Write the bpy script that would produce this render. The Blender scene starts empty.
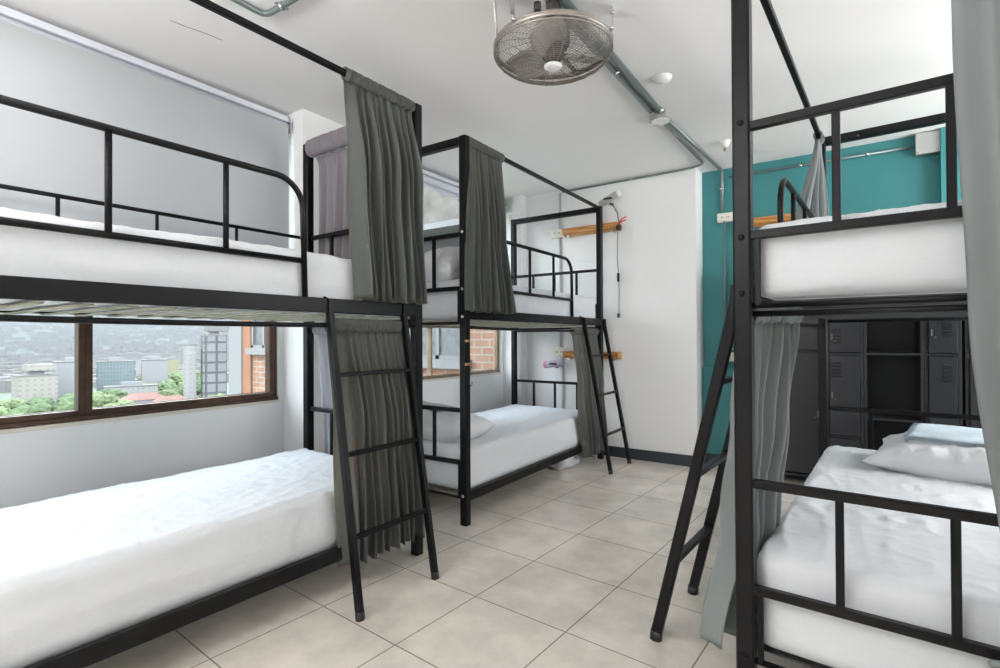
import bpy, bmesh, math, random
from mathutils import Vector, Matrix, noise
PI = math.pi
S = bpy.context.scene
COL = S.collection

# ------------------------------------------------------------------ camera, world, light, exposure
cam = bpy.data.cameras.new('camera'); camo = bpy.data.objects.new('camera', cam); COL.objects.link(camo)
cam.sensor_fit = 'HORIZONTAL'; cam.sensor_width = 36; cam.lens = 520 / 1000 * 36
cam.clip_start = .05; cam.clip_end = 9000
_p, _r, _y = math.radians(.48), math.radians(-.25), math.radians(34.2)
F0 = Vector((-math.sin(_y), math.cos(_y), 0)); R0 = Vector((math.cos(_y), math.sin(_y), 0)); U0 = Vector((0, 0, 1))
fw = F0 * math.cos(_p) + U0 * math.sin(_p); up = -F0 * math.sin(_p) + U0 * math.cos(_p)
ri = R0 * math.cos(_r) + up * math.sin(_r); ur = -R0 * math.sin(_r) + up * math.cos(_r)
M = Matrix((ri, ur, -fw)).transposed().to_4x4(); M.translation = Vector((0, 0, 1.13))
camo.matrix_world = M
S.camera = camo

S.view_settings.view_transform = 'Standard'; S.view_settings.look = 'None'
S.view_settings.gamma = 1; S.view_settings.use_curve_mapping = False
S.view_settings.exposure = 1.27

w = bpy.data.worlds.new('sky'); S.world = w; w.use_nodes = True
nt = w.node_tree; nt.nodes.clear()
wo = nt.nodes.new('ShaderNodeOutputWorld'); bg = nt.nodes.new('ShaderNodeBackground')
tc = nt.nodes.new('ShaderNodeTexCoord'); sx = nt.nodes.new('ShaderNodeSeparateXYZ'); cr = nt.nodes.new('ShaderNodeValToRGB')
mr = nt.nodes.new('ShaderNodeMapRange'); mr.inputs['From Min'].default_value = -1; mr.inputs['From Max'].default_value = 1
nt.links.new(tc.outputs['Generated'], sx.inputs[0]); nt.links.new(sx.outputs['Z'], mr.inputs['Value'])
nt.links.new(mr.outputs[0], cr.inputs[0]); nt.links.new(cr.outputs[0], bg.inputs[0]); nt.links.new(bg.outputs[0], wo.inputs[0])
e = cr.color_ramp.elements; e[0].position = .45; e[0].color = (.62, .62, .6, 1); e[1].position = .54; e[1].color = (.95, .98, 1, 1)
el = e.new(1.0); el.color = (.78, .88, 1, 1)
bg.inputs[1].default_value = 4.0

def area(name, loc, rot, sx_, sy_, energy, color=(1, 1, 1)):
    l = bpy.data.lights.new(name, 'AREA'); l.shape = 'RECTANGLE'; l.size = sx_; l.size_y = sy_; l.energy = energy; l.color = color
    o = bpy.data.objects.new(name, l); COL.objects.link(o); o.location = loc; o.rotation_euler = rot
    return o
# added unseen fill lamps: one turned up to the ceiling, two from the right
area('bounce_light', (-1.5, -1.2, 1.9), (PI - .3, 0, 0), 1.4, 1.0, 54, (1, .99, .98))
area('side_fill_light', (2.25, 3.7, 1.7), (0, PI / 2, 0), 1.6, 1.8, 44, (1, .995, .99))  # added in front of the closed right wall, no window there
area('side_fill_light', (2.25, .8, 1.5), (0, PI / 2, 0), 1.8, 3.0, 7, (1, .995, .99))

# ------------------------------------------------------------------ materials
def mat(name, col, rough=.6, metal=0, spec=.5, bump=None, var=None, transl=None, emis=None):
    """col linear rgb; bump (scale, strength, distance); var (scale, amount, detail); transl amount"""
    m = bpy.data.materials.new(name); m.use_nodes = True; n = m.node_tree.nodes; L = m.node_tree.links
    b = n['Principled BSDF']; out = n['Material Output']
    b.inputs['Base Color'].default_value = (*col, 1); b.inputs['Roughness'].default_value = rough
    b.inputs['Metallic'].default_value = metal; b.inputs['Specular IOR Level'].default_value = spec
    t = n.new('ShaderNodeTexCoord')
    if var:
        x = n.new('ShaderNodeTexNoise'); x.inputs['Scale'].default_value = var[0]; x.inputs['Detail'].default_value = var[2]
        L.new(t.outputs['Object'], x.inputs['Vector'])
        r = n.new('ShaderNodeValToRGB'); r.color_ramp.elements[0].position = .3; r.color_ramp.elements[1].position = .7
        a = var[1]
        r.color_ramp.elements[0].color = (*[c * (1 - a) for c in col], 1); r.color_ramp.elements[1].color = (*[min(1, c * (1 + a)) for c in col], 1)
        L.new(x.outputs['Fac'], r.inputs[0]); L.new(r.outputs[0], b.inputs['Base Color'])
    if bump:
        x = n.new('ShaderNodeTexNoise'); x.inputs['Scale'].default_value = bump[0]; x.inputs['Detail'].default_value = 5
        L.new(t.outputs['Object'], x.inputs['Vector'])
        k = n.new('ShaderNodeBump'); k.inputs['Strength'].default_value = bump[1]; k.inputs['Distance'].default_value = bump[2]
        L.new(x.outputs['Fac'], k.inputs['Height']); L.new(k.outputs[0], b.inputs['Normal'])
    if transl:
        tr = n.new('ShaderNodeBsdfTranslucent'); mx = n.new('ShaderNodeMixShader'); mx.inputs[0].default_value = transl[0]
        tr.inputs[0].default_value = (*transl[1], 1)
        L.new(b.outputs[0], mx.inputs[1]); L.new(tr.outputs[0], mx.inputs[2]); L.new(mx.outputs[0], out.inputs[0])
    return m

MT = {}
MT['metal'] = mat('black_painted_steel', (.005, .005, .006), .38, 0, .22, var=(6, .25, 3))
MT['slat'] = mat('olive_wood_slat', (.42, .41, .32), .7, var=(20, .2, 3))
MT['slat_shaded'] = mat('shaded_slat', (.07, .07, .075), .5)  # slat colour darkened for the dimness under the right bunk
MT['bolt'] = mat('zinc_bolt', (.75, .75, .74), .3, 1)
MT['sheet'] = mat('white_cotton_sheet', (.69, .71, .74), .85, 0, .2, bump=(13, .5, .012))
MT['pillow'] = mat('white_pillow_cotton', (.74, .75, .77), .85, 0, .2, bump=(12, .7, .015))
MT['towel'] = mat('pale_blue_terry', (.60, .70, .77), .95, 0, .1, bump=(180, .5, .004), var=(7, .18, 4))
MT['greysheet'] = mat('grey_folded_cotton', (.52, .51, .54), .95, 0, .1, bump=(120, .4, .003))
MT['curtain'] = mat('charcoal_curtain_cloth', (.15, .168, .163), .9, 0, .15, bump=(220, .25, .001), transl=(.40, (.56, .46, .38)))
MT['curtain_lit'] = mat('lit_curtain_cloth', (.29, .315, .315), .9, 0, .15, bump=(220, .25, .001), transl=(.25, (.40, .42, .42)))  # curtain colour lightened for the strong light on the right bunk
MT['curtain_window_lit'] = mat('window_lit_curtain_cloth', (.38, .36, .38), .9, 0, .15, bump=(220, .25, .001), transl=(.35, (.55, .52, .55)))  # window light on the curtain put into its colour as pale lilac
MT['curtain_white'] = mat('pale_curtain_cloth', (.60, .60, .64), .9, 0, .15, bump=(220, .25, .001), transl=(.4, (.7, .7, .74)))
MT['wall'] = mat('white_plaster_paint', (.86, .86, .86), .7, 0, .3, bump=(5, .12, .02), var=(1.3, .02, 4))
MT['ceil'] = mat('white_ceiling_paint', (.86, .85, .84), .8, 0, .2, bump=(3, .15, .03), var=(.9, .02, 4))
MT['teal'] = mat('teal_wall_paint', (.046, .225, .235), .55, 0, .4, bump=(6, .12, .02), var=(1.5, .06, 4))
MT['base'] = mat('dark_baseboard_tile', (.035, .042, .055), .25, 0, .5)
MT['bronze'] = mat('bronze_aluminium', (.085, .05, .035), .38, .6, .5, var=(12, .25, 3))
MT['sill'] = mat('cream_sill_paint', (.72, .68, .60), .6)
MT['blind'] = mat('grey_blind_cloth', (.60, .61, .62), .85, 0, .2, transl=(.25, (.62, .64, .68)))
MT['cassette'] = mat('pale_blind_cassette', (.70, .72, .78), .4)
MT['conduit'] = mat('galvanised_conduit', (.22, .26, .26), .35, .5, .5)
MT['paleconduit'] = mat('pale_grey_conduit', (.50, .51, .52), .4, .3)
MT['darkzinc'] = mat('dull_zinc', (.22, .22, .23), .4, .7)
MT['bronze_pale'] = mat('pale_bronze_aluminium', (.26, .19, .14), .4, .4, .5, var=(12, .2, 3))
MT['box'] = mat('grey_steel_box', (.42, .42, .40), .45, .2)
MT['ivory'] = mat('ivory_plastic', (.80, .77, .68), .45)
MT['white'] = mat('white_plastic', (.85, .85, .84), .4)
MT['fan'] = mat('brushed_fan_wire', (.33, .295, .27), .4, .6)
MT['fandark'] = mat('dark_fan_motor', (.10, .09, .09), .45, .4)
MT['blade'] = mat('grey_fan_blade', (.50, .48, .46), .35, .4)
MT['black'] = mat('black_plastic', (.015, .015, .015), .45)
MT['red'] = mat('red_plastic', (.6, .03, .05), .4)
MT['pink'] = mat('pink_plastic', (.75, .22, .33), .4)
MT['lilac'] = mat('lilac_plastic', (.50, .47, .60), .4)
MT['chrome'] = mat('chrome', (.7, .7, .7), .2, 1)
MT['copper'] = mat('copper_metal', (.55, .28, .15), .35, .8)
MT['locker'] = mat('charcoal_locker_steel', (.021, .022, .025), .4, .1, .5)
MT['lockdark'] = mat('locker_inside_steel', (.012, .013, .015), .6)

def wood_mat():
    m = bpy.data.materials.new('orange_pine_wood'); m.use_nodes = True; n = m.node_tree.nodes; L = m.node_tree.links
    b = n['Principled BSDF']; t = n.new('ShaderNodeTexCoord'); mp = n.new('ShaderNodeMapping'); mp.inputs['Scale'].default_value = (2, 30, 30)
    x = n.new('ShaderNodeTexNoise'); x.inputs['Scale'].default_value = 2; x.inputs['Detail'].default_value = 4
    r = n.new('ShaderNodeValToRGB'); r.color_ramp.elements[0].color = (.42, .16, .04, 1); r.color_ramp.elements[1].color = (.72, .36, .11, 1)
    r.color_ramp.elements[0].position = .35; r.color_ramp.elements[1].position = .65
    L.new(t.outputs['Object'], mp.inputs[0]); L.new(mp.outputs[0], x.inputs['Vector']); L.new(x.outputs[0], r.inputs[0]); L.new(r.outputs[0], b.inputs['Base Color'])
    b.inputs['Roughness'].default_value = .45
    return m
MT['wood'] = wood_mat()

def glass_mat():
    m = bpy.data.materials.new('clear_window_glass'); m.use_nodes = True; n = m.node_tree.nodes; L = m.node_tree.links
    n.remove(n['Principled BSDF']); tr = n.new('ShaderNodeBsdfTransparent'); tr.inputs[0].default_value = (.97, .985, .98, 1)
    g = n.new('ShaderNodeBsdfGlossy'); g.inputs['Roughness'].default_value = .02; fr = n.new('ShaderNodeFresnel'); fr.inputs[0].default_value = 1.08
    mx = n.new('ShaderNodeMixShader'); L.new(fr.outputs[0], mx.inputs[0]); L.new(tr.outputs[0], mx.inputs[1]); L.new(g.outputs[0], mx.inputs[2])
    L.new(mx.outputs[0], n['Material Output'].inputs[0])
    return m
MT['glass'] = glass_mat()

def brick_like(name, c1, c2, mortar, scale_w, scale_h, msize, offset=.5, rot=(0, 0, 0), loc=(0, 0, 0), rough=.6, bumpd=.004, mottle=.12, freq=2, spec=.5, mott_scale=3.0):
    m = bpy.data.materials.new(name); m.use_nodes = True; n = m.node_tree.nodes; L = m.node_tree.links
    b = n['Principled BSDF']; t = n.new('ShaderNodeTexCoord'); mp = n.new('ShaderNodeMapping'); mp.vector_type = 'TEXTURE'
    mp.inputs['Rotation'].default_value = rot; mp.inputs['Location'].default_value = loc
    br = n.new('ShaderNodeTexBrick'); br.offset = offset; br.offset_frequency = freq; br.squash = 1
    br.inputs['Scale'].default_value = 1; br.inputs['Brick Width'].default_value = scale_w; br.inputs['Row Height'].default_value = scale_h
    br.inputs['Mortar Size'].default_value = msize; br.inputs['Mortar Smooth'].default_value = .1; br.inputs['Bias'].default_value = 0
    br.inputs['Color1'].default_value = (*c1, 1); br.inputs['Color2'].default_value = (*c2, 1); br.inputs['Mortar'].default_value = (*mortar, 1)
    L.new(t.outputs['Object'], mp.inputs[0]); L.new(mp.outputs[0], br.inputs['Vector'])
    x = n.new('ShaderNodeTexNoise'); x.inputs['Scale'].default_value = mott_scale; x.inputs['Detail'].default_value = 8; x.inputs['Roughness'].default_value = .65
    L.new(t.outputs['Object'], x.inputs['Vector'])
    r = n.new('ShaderNodeMapRange'); r.inputs['From Min'].default_value = .3; r.inputs['From Max'].default_value = .7
    r.inputs['To Min'].default_value = 1 - mottle; r.inputs['To Max'].default_value = 1 + mottle
    L.new(x.outputs['Fac'], r.inputs[0])
    v = n.new('ShaderNodeVectorMath'); v.operation = 'SCALE'; L.new(br.outputs['Color'], v.inputs[0]); L.new(r.outputs[0], v.inputs['Scale'])
    L.new(v.outputs[0], b.inputs['Base Color']); b.inputs['Roughness'].default_value = rough; b.inputs['Specular IOR Level'].default_value = spec
    k = n.new('ShaderNodeBump'); k.inputs['Strength'].default_value = .6; k.inputs['Distance'].default_value = bumpd; k.invert = True
    L.new(br.outputs['Fac'], k.inputs['Height']); L.new(k.outputs[0], b.inputs['Normal'])
    return m
MT['floor'] = brick_like('beige_ceramic_tile', (.69, .64, .575), (.72, .67, .605), (.27, .245, .21), .455, .455, .0028, offset=0, rot=(0, 0, math.radians(-3.7)),
                         loc=(-1.379, 1.829, 0), rough=.27, bumpd=.002, mottle=.17, spec=.5, mott_scale=4)
MT['brick'] = brick_like('orange_brick', (.20, .10, .062), (.22, .12, .08), (.22, .20, .18), .24, .095, .011, rot=(PI / 2, 0, 0), rough=.8, mottle=.15)
MT['orange'] = mat('orange_painted_edge', (0.184, 0.088, 0.048), .8, var=(3, .08, 3))
MT['concrete'] = mat('rough_board_concrete', (.105, .098, .088), .9, var=(5, .35, 8), bump=(8, .5, .02))
MT['outwhite'] = mat('white_render_outside', (0.150, 0.152, 0.155), .8)
MT['outgrey'] = mat('grey_frosted_pane', (0.096, 0.104, 0.108), .4, var=(9, .25, 5))

# ------------------------------------------------------------------ mesh helpers
class MB:
    def __init__(s): s.v = []; s.f = []; s.smooth = []
    def add(s, vs, fs, sm=False):
        o = len(s.v); s.v += [tuple(v) for v in vs]; s.f += [tuple(i + o for i in f) for f in fs]; s.smooth += [sm] * len(fs); return s
    def box(s, x0, x1, y0, y1, z0, z1, T=None):
        vs = [Vector((x, y, z)) for x in (x0, x1) for y in (y0, y1) for z in (z0, z1)]
        if T: vs = [T @ v for v in vs]
        return s.add(vs, [(0, 1, 3, 2), (4, 6, 7, 5), (0, 4, 5, 1), (2, 3, 7, 6), (0, 2, 6, 4), (1, 5, 7, 3)])
    def tube(s, pts, r, n=10, caps=True, square=None, sm=True, closed=False):
        """sweep a circle (radius r) or a rectangle (square=(half_a, half_b)) along pts"""
        pts = [Vector(p) for p in pts]; N = len(pts); rings = []
        prev = None
        for i, p in enumerate(pts):
            if closed: d = (pts[(i + 1) % N] - pts[i - 1])
            elif i == 0: d = pts[1] - p
            elif i == N - 1: d = p - pts[-2]
            else: d = (pts[i + 1] - p).normalized() + (p - pts[i - 1]).normalized()
            d = d.normalized()
            if prev is None:
                a = Vector((0, 0, 1)) if abs(d.z) < .9 else Vector((1, 0, 0))
                u = d.cross(a).normalized()
            else:
                u = (prev - d * prev.dot(d)).normalized()
            prev = u; v = d.cross(u)
            if square:
                ha, hb = square; b = min(ha, hb) * .22
                prof = [(ha, hb - b), (ha - b, hb), (-ha + b, hb), (-ha, hb - b), (-ha, -hb + b), (-ha + b, -hb), (ha - b, -hb), (ha, -hb + b)]
                rings.append([p + u * x + v * y for x, y in prof])
            else:
                rr = r[i] if isinstance(r, (list, tuple)) else r
                rings.append([p + (u * math.cos(2 * PI * k / n) + v * math.sin(2 * PI * k / n)) * rr for k in range(n)])
        m = len(rings[0]); vs = [q for ring in rings for q in ring]; fs = []
        for i in range(N if closed else N - 1):
            j = (i + 1) % N
            for k in range(m):
                fs.append((i * m + k, i * m + (k + 1) % m, j * m + (k + 1) % m, j * m + k))
        if caps and not closed: fs += [tuple(range(m))[::-1], tuple((N - 1) * m + k for k in range(m))]
        return s.add(vs, fs, sm and not square)
    def lathe(s, prof, c=(0, 0, 0), n=24, T=None, sm=True):
        vs = []; fs = []; c = Vector(c)
        for r, z in prof:
            for k in range(n): vs.append(Vector((r * math.cos(2 * PI * k / n), r * math.sin(2 * PI * k / n), z)))
        vs = [(T @ v if T else v) + c for v in vs]
        for i in range(len(prof) - 1):
            for k in range(n): fs.append((i * n + k, i * n + (k + 1) % n, (i + 1) * n + (k + 1) % n, (i + 1) * n + k))
        return s.add(vs, fs, sm)
    def build(s, name, m, parent=None, T=None, bevel=0, solid=0):
        me = bpy.data.meshes.new(name); vs = s.v
        if T: vs = [tuple(T @ Vector(v)) for v in vs]
        me.from_pydata(vs, [], s.f); me.polygons.foreach_set('use_smooth', s.smooth)
        bm = bmesh.new(); bm.from_mesh(me); bmesh.ops.remove_doubles(bm, verts=bm.verts, dist=1e-6)
        bmesh.ops.recalc_face_normals(bm, faces=bm.faces); bm.to_mesh(me); bm.free()
        me.materials.append(MT[m] if isinstance(m, str) else m)
        o = bpy.data.objects.new(name, me); COL.objects.link(o)
        if parent: o.parent = parent
        if bevel:
            b = o.modifiers.new('bevel', 'BEVEL'); b.width = bevel; b.segments = 2; b.limit_method = 'ANGLE'
        if solid:
            b = o.modifiers.new('thickness', 'SOLIDIFY'); b.thickness = solid; b.offset = 0
        return o

def tag(o, label=None, cat=None, group=None, kind=None):
    if label: o['label'] = label
    if cat: o['category'] = cat
    if group: o['group'] = group
    if kind: o['kind'] = kind
    return o
def thing(name, label, cat, loc=(0, 0, 0), rz=0, group=None):
    o = bpy.data.objects.new(name, None); COL.objects.link(o); o.location = loc; o.rotation_euler = (0, 0, rz); o.empty_display_size = .1
    return tag(o, label, cat, group)
def structure(name, mb, m, parent=None, **k):
    o = mb.build(name, m, parent, **k)
    if not parent: o['kind'] = 'structure'
    return o
def copy_tree(o, parent=None):
    c = o.copy(); COL.objects.link(c); c.parent = parent
    for ch in list(o.children): copy_tree(ch, c)
    return c

# ------------------------------------------------------------------ room shell
H = 2.63; WX = -3.16; BY = 4.71; TY = 4.95
structure('floor', MB().box(-3.4, 2.6, -2.6, 5.2, -.12, 0), 'floor')
structure('ceiling', MB().box(-3.4, 2.6, -2.6, 5.2, H, H + .15), 'ceil')
ck = MB(); ck.tube([(-2.641, 1.14, H), (-2.631, 1.212, H), (-2.613, 1.286, H), (-2.603, 1.364, H)], .0016, 4)
ck.build('crack', 'black', bpy.data.objects['ceiling'])
wl = MB()
wl.box(WX - .1, WX, -2.6, 2.5, 0, .71).box(WX - .1, WX, 2.5, 5.0, 0, .745)                 # under the windows
wl.box(WX - .1, WX, -2.6, 5.0, 2.56, H)
wl.box(WX - .1, WX, 2.035, 2.95, .71, 2.56)
wl.box(WX - .1, WX, 4.665, 5.0, .745, 2.56)
wl.box(WX - .1, WX, -2.6, -1.7, .71, 2.56)
structure('wall_left', wl, 'wall')
structure('trim_1', MB().box(WX, -2.95, 2.07, 2.9, 0, H), 'wall')          # pier between the two windows
structure('trim_2', MB().box(-2.96, -2.86, 4.6, BY, 0, H), 'wall')        # slim column in the corner
structure('wall_back', MB().box(WX, -1.13, BY, BY + .5, 0, H), 'wall')
structure('wall_far', MB().box(-1.13, 2.4, TY, TY + .2, 0, H), 'teal')
structure('trim_3', MB().box(-1.128, -.5, TY - .06, TY, 0, .86), 'teal')
structure('trim_4', MB().box(.53, .80, TY - .09, TY, 0, H), 'teal')
structure('wall_right', MB().box(2.3, 2.45, -2.6, TY, 0, H), 'wall')
structure('wall_near', MB().box(WX, 2.3, -2.75, -2.6, 0, H), 'wall')
structure('baseboard_back', MB().box(-2.86, -1.12, BY - .012, BY, 0, .098).box(-1.13, -1.118, BY - .012, TY - .06, 0, .098), 'base', bevel=.002)
structure('baseboard_far', MB().box(-1.118, -.5, TY - .072, TY - .06, 0, .098), 'base', bevel=.002)

def window(name, y0, y1, z0, z1, mulls, transom=None, mull_w=.07, t=.05, fm='bronze'):
    fx0, fx1 = WX - .085, WX - .025
    fr = MB(); mtop = transom or z1
    fr.box(fx0, fx1, y0, y1, z0, z0 + t); fr.box(fx0, fx1, y0, y1, z1 - t, z1)
    fr.box(fx0, fx1, y0, y0 + t, z0 + t, z1 - t); fr.box(fx0, fx1, y1 - t, y1, z0 + t, z1 - t)
    fr.box(fx0 + .02, fx1 + .015, y0, y1, z0 - .001, z0 + .022)
    o = structure(name, fr, fm, bevel=.003)
    for my in mulls:
        MB().box(fx0 + .01, fx1 + .008, my - mull_w / 2, my - .004, z0 + .02, mtop - .02).box(fx0 + .01, fx1 - .01, my + .002, my + mull_w / 2, z0 + .02, mtop - .02).build('mullion', fm, o, bevel=.003)
    if transom:
        MB().box(fx0 + .005, fx1, y0 + t, y1 - t, transom - .02, transom + .02).build('transom', fm, o, bevel=.003)
    ys = [y0 + t] + list(mulls) + [y1 - t]
    for a, b in zip(ys, ys[1:]):
        MB().box(fx0 + .03, fx0 + .034, a, b, z0 + t, mtop - (0 if transom else t)).build('pane', 'glass', o)
    if transom: MB().box(fx0 + .03, fx0 + .034, y0 + t, y1 - t, transom, z1 - t).build('pane', 'glass', o)
    MB().box(WX - .1, WX + .006, y0, y1, z0 - .02, z0 - .001).build('sill', 'sill', o, bevel=.003)
    return o
window('window_1', -1.7, 2.035, .73, 2.56, (.99,), mull_w=.065)
window('window_2', 2.95, 4.665, .765, 2.56, (3.58,), transom=1.25, mull_w=.036, t=.028, fm='bronze_pale')

# roller blinds
def blind(y0, y1, drop, label):
    t = thing('roller_blind', label, 'blind', (WX + .06, (y0 + y1) / 2, 2.5))
    T = Matrix.Translation((-(WX + .06), -(y0 + y1) / 2, -2.5))
    MB().tube([(WX + .06, y0, 2.53), (WX + .06, y1, 2.53)], .032, 16).build('roller_tube', 'cassette', t, T=T)
    MB().box(WX + .005, WX + .09, y0 - .01, y1 + .005, 2.565, 2.60).build('head_rail', 'cassette', t, T=T, bevel=.004)
    b = MB(); b.box(WX + .02, WX + .11, y1 + .005, y1 + .012, 2.49, 2.58); b.tube([(WX + .07, y1 + .005, 2.53), (WX + .07, y1 + .03, 2.53)], .014, 10)
    b.build('bracket', 'chrome', t, T=T)
    if drop < 2.45:
        MB().box(WX + .092, WX + .0935, y0, y1, drop, 2.53).build('blind_cloth', 'blind', t, T=T)
        MB().tube([(WX + .093, y0, drop), (WX + .093, y1 - .01, drop)], .012, 8).build('bottom_bar', 'white', t, T=T)
    else:
        MB().box(WX + .03, WX + .032, y0, y1 - .01, drop, 2.52).build('blind_cloth', 'cassette', t, T=T)
    return t
blind(-1.72, 2.045, 1.36, 'pale grey roller blind pulled down over the left window behind the near bunk')
blind(2.97, 4.62, 2.47, 'pale roller blind rolled up at the top of the window behind the middle bunk')

# ------------------------------------------------------------------ bunk beds
W, L, HP = 1.0, 2.11, 2.36
def make_bed(label, slat='slat'):
    t = thing('bunk_bed', label, 'bunk bed', group=None)
    hp = .025
    for y in (hp, L - hp):
        for x in (-hp, -W + hp):
            p = MB().tube([(x, y, 0.004), (x, y, HP)], 0, square=(hp, hp)).build('post', 'metal', t)
            if True:
                sg = -1 if y < 1 else 1
                for z in (.18, 1.262, 1.43, 1.775):
                    yy = y + sg * hp
                    MB().lathe([(0, .006), (.006, .0055), (.0095, .002), (.0095, -.001)], n=12, T=Matrix.Translation((x, yy, z)) @ Matrix.Rotation(-sg * PI / 2, 4, 'X')).build('bolt', 'bolt', p)
    # canopy
    MB().tube([(-hp, .05, HP - .0135), (-hp, L - .05, HP - .0135)], 0, square=(.0125, .0125)).build('canopy_rail', 'metal', t)
    for y in (hp, L - hp):
        MB().tube([(-.05, y, HP - hp), (-W + .05, y, HP - hp)], 0, square=(.024, .024)).build('canopy_beam', 'metal', t)
    # long rails
    for x in (-.018, -W + .018):
        MB().tube([(x, .05, 1.277), (x, L - .05, 1.277)], 0, square=(.015, .032)).build('side_rail', 'metal', t)
        MB().tube([(x, .05, .175), (x, L - .05, .175)], 0, square=(.015, .03)).build('side_rail', 'metal', t)
    # end frames: two bars and three stubs at each end and level
    for y in (.02, L - .02):
        for z0, z1, zb in ((.377, .693, .165), (1.436, 1.765, 1.225)):
            b = MB()
            for z in (z0, z1): b.tube([(-.04, y, z), (-W + .04, y, z)], 0, square=(.012, .013))
            for k in (.265, .505, .745): b.tube([(-k, y, z0), (-k, y, z1)], 0, square=(.010, .010))
            b.tube([(-.04, y, zb), (-W + .04, y, zb)], .009, 8)
            b.tube([(-.065, y, zb), (-.065, y, z0)], 0, square=(.008, .008)); b.tube([(-W + .065, y, zb), (-W + .065, y, z0)], 0, square=(.008, .008))
            b.build('end_frame', 'metal', t)
    # upper front guard, curved down before the ladder
    g = MB(); pts = [(-.02, .05, 1.785), (-.02, 1.30, 1.785)]
    for k in range(1, 8):
        a = PI / 2 * k / 8; pts.append((-.02, 1.30 + .12 * math.sin(a), 1.785 - .12 * (1 - math.cos(a))))
    pts += [(-.02, 1.42, 1.665), (-.02, 1.43, 1.30)]
    g.tube(pts, .0125, 10)
    g.tube([(-.02, .05, 1.45), (-.02, 1.425, 1.45)], .0115, 8)
    for y in (.37, .735, 1.10): g.tube([(-.02, y, 1.45), (-.02, y, 1.785)], .0105, 8)
    g.build('guard_rail', 'metal', t)
    g = MB(); g.tube([(-W + .02, .05, 1.765), (-W + .02, L - .05, 1.765)], .010, 8); g.tube([(-W + .02, .05, 1.45), (-W + .02, L - .05, 1.45)], .010, 8)
    for y in (.47, .87, 1.26, 1.66): g.tube([(-W + .02, y, 1.45), (-W + .02, y, 1.765)], .0085, 8)
    g.build('back_guard', 'metal', t)
    # curtain rods under the upper bunk
    MB().tube([(-.02, .05, 1.199)] + [(-.02, .05 + (L - .1) * k / 8, 1.197 - .008 * math.sin(PI * k / 8)) for k in range(1, 8)] + [(-.02, L - .05, 1.195)], .010, 8).build('curtain_rod', 'metal', t)
    MB().tube([(-.05, L - .03, 1.20), (-W + .05, L - .03, 1.20)], .009, 8).build('curtain_rod', 'metal', t)
    # slats
    for z in (1.240, .150):
        y = .09
        while y < L - .08:
            b = MB(); n = 8; vs = []
            for k in range(n + 1):
                x = -.035 + (-W + .07) * k / n; zz = z + .0 * math.sin(PI * k / n)
                vs.append((x, y + .004 * math.sin(k * 1.3 + y * 9), zz))
            b.tube(vs, 0, square=(.017, .003)); b.build('slat', slat, t)
            y += .118
    return t

def place(o, origin, rz): o.location = origin; o.rotation_euler = (0, 0, rz)
def bedM(origin, rz): return Matrix.Translation(origin) @ Matrix.Rotation(rz, 4, 'Z')
r1, r2, r3 = math.radians(-1.49), math.radians(.3), math.radians(180 - 3.3)
d3 = Vector((math.sin(math.radians(3.3)), math.cos(math.radians(3.3)), 0))
O1 = Vector((-1.93, -.07, 0)); O2 = Vector((-1.925, 2.465, 0)); O3 = Vector((-.301, 1.70, 0)) + d3 * L
M1, M2, M3 = bedM(O1, r1), bedM(O2, r2), bedM(O3, r3)
bed1 = make_bed('black steel canopy bunk bed under the long left window, nearest on the left'); place(bed1, O1, r1)
bed2 = copy_tree(bed1); place(bed2, O2, r2)
for c in bed2.children:
    if c.name.startswith('guard_rail'): c.location.y += .06
tag(bed2, 'black steel canopy bunk bed in the far left corner against the white back wall')
for c in bed1.children:
    if c.name.startswith('guard_rail'): c.location.y -= .008; c.location.z += .010
    if c.name.startswith('back_guard'): c.location.y -= .03
bed3 = copy_tree(bed1); place(bed3, O3, r3)
tag(bed3, 'black steel canopy bunk bed at the right, in front of the dark lockers')
for c in bed3.children:
    if c.name.startswith('post'):
        for q in c.children: q.material_slots[0].link = 'OBJECT'; q.material_slots[0].material = MT['metal']
    if c.name.startswith('slat'): c.material_slots[0].link = 'OBJECT'; c.material_slots[0].material = MT['slat_shaded']
# small hardware on the middle bunk's near post
MB().tube([(0, .0, .86), (.012, .0, .86), (.022, .0, .845), (.03, .0, .85), (.032, .0, .87)], .003, 6).build('hook', 'black', bed2, T=Matrix.Translation((0, .02, 0)))
for z in (1.115, .975): MB().box(-.002, .014, -.006, .03, z - .008, z + .008).build('cable_clip', 'copper', bed2, bevel=.002)

# ladders
def make_ladder():
    t = thing('bed_ladder', '', 'ladder')
    for y in (0, .44):
        p = MB().tube([(-.247, y + .04, 1.305), (-.244, y + .04, 1.25), (0, y, .03)], 0, square=(.013, .016)).build('side_pole', 'metal', t)
        MB().tube([(.0005, y, .034), (.004, y, .001)], .019, 8).build('foot_cap', 'black', p)
        MB().tube([(-.25, y + .04, 1.30), (-.285, y + .04, 1.316), (-.292, y + .04, 1.29)], .008, 8).build('hook', 'metal', p)
    for z in (.31, .64, .975):
        k = (z - .03) / 1.22
        MB().tube([(-.244 * k, .04 * k, z), (-.244 * k, .44 + .04 * k, z)], 0, square=(.012, .009)).build('rung', 'metal', t)
    return t
lad = make_ladder()
tag(lad, 'black steel ladder hooked on the near left bunk, in front of its grey curtain')
def at(Mx, x, y, z=0): return Mx @ Vector((x, y, z))
place(lad, at(M1, .238, 1.495), r1)
lad2 = copy_tree(lad); tag(lad2, 'black steel ladder hooked on the middle bunk, next to the white back wall'); place(lad2, at(M2, .257, 1.62), r2)
lad3 = copy_tree(lad); tag(lad3, 'black steel ladder leaning from the right bunk down onto the aisle'); place(lad3, at(M3, .33, L - .665), r3); lad3.scale = (1.22, 1, 1)

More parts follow.
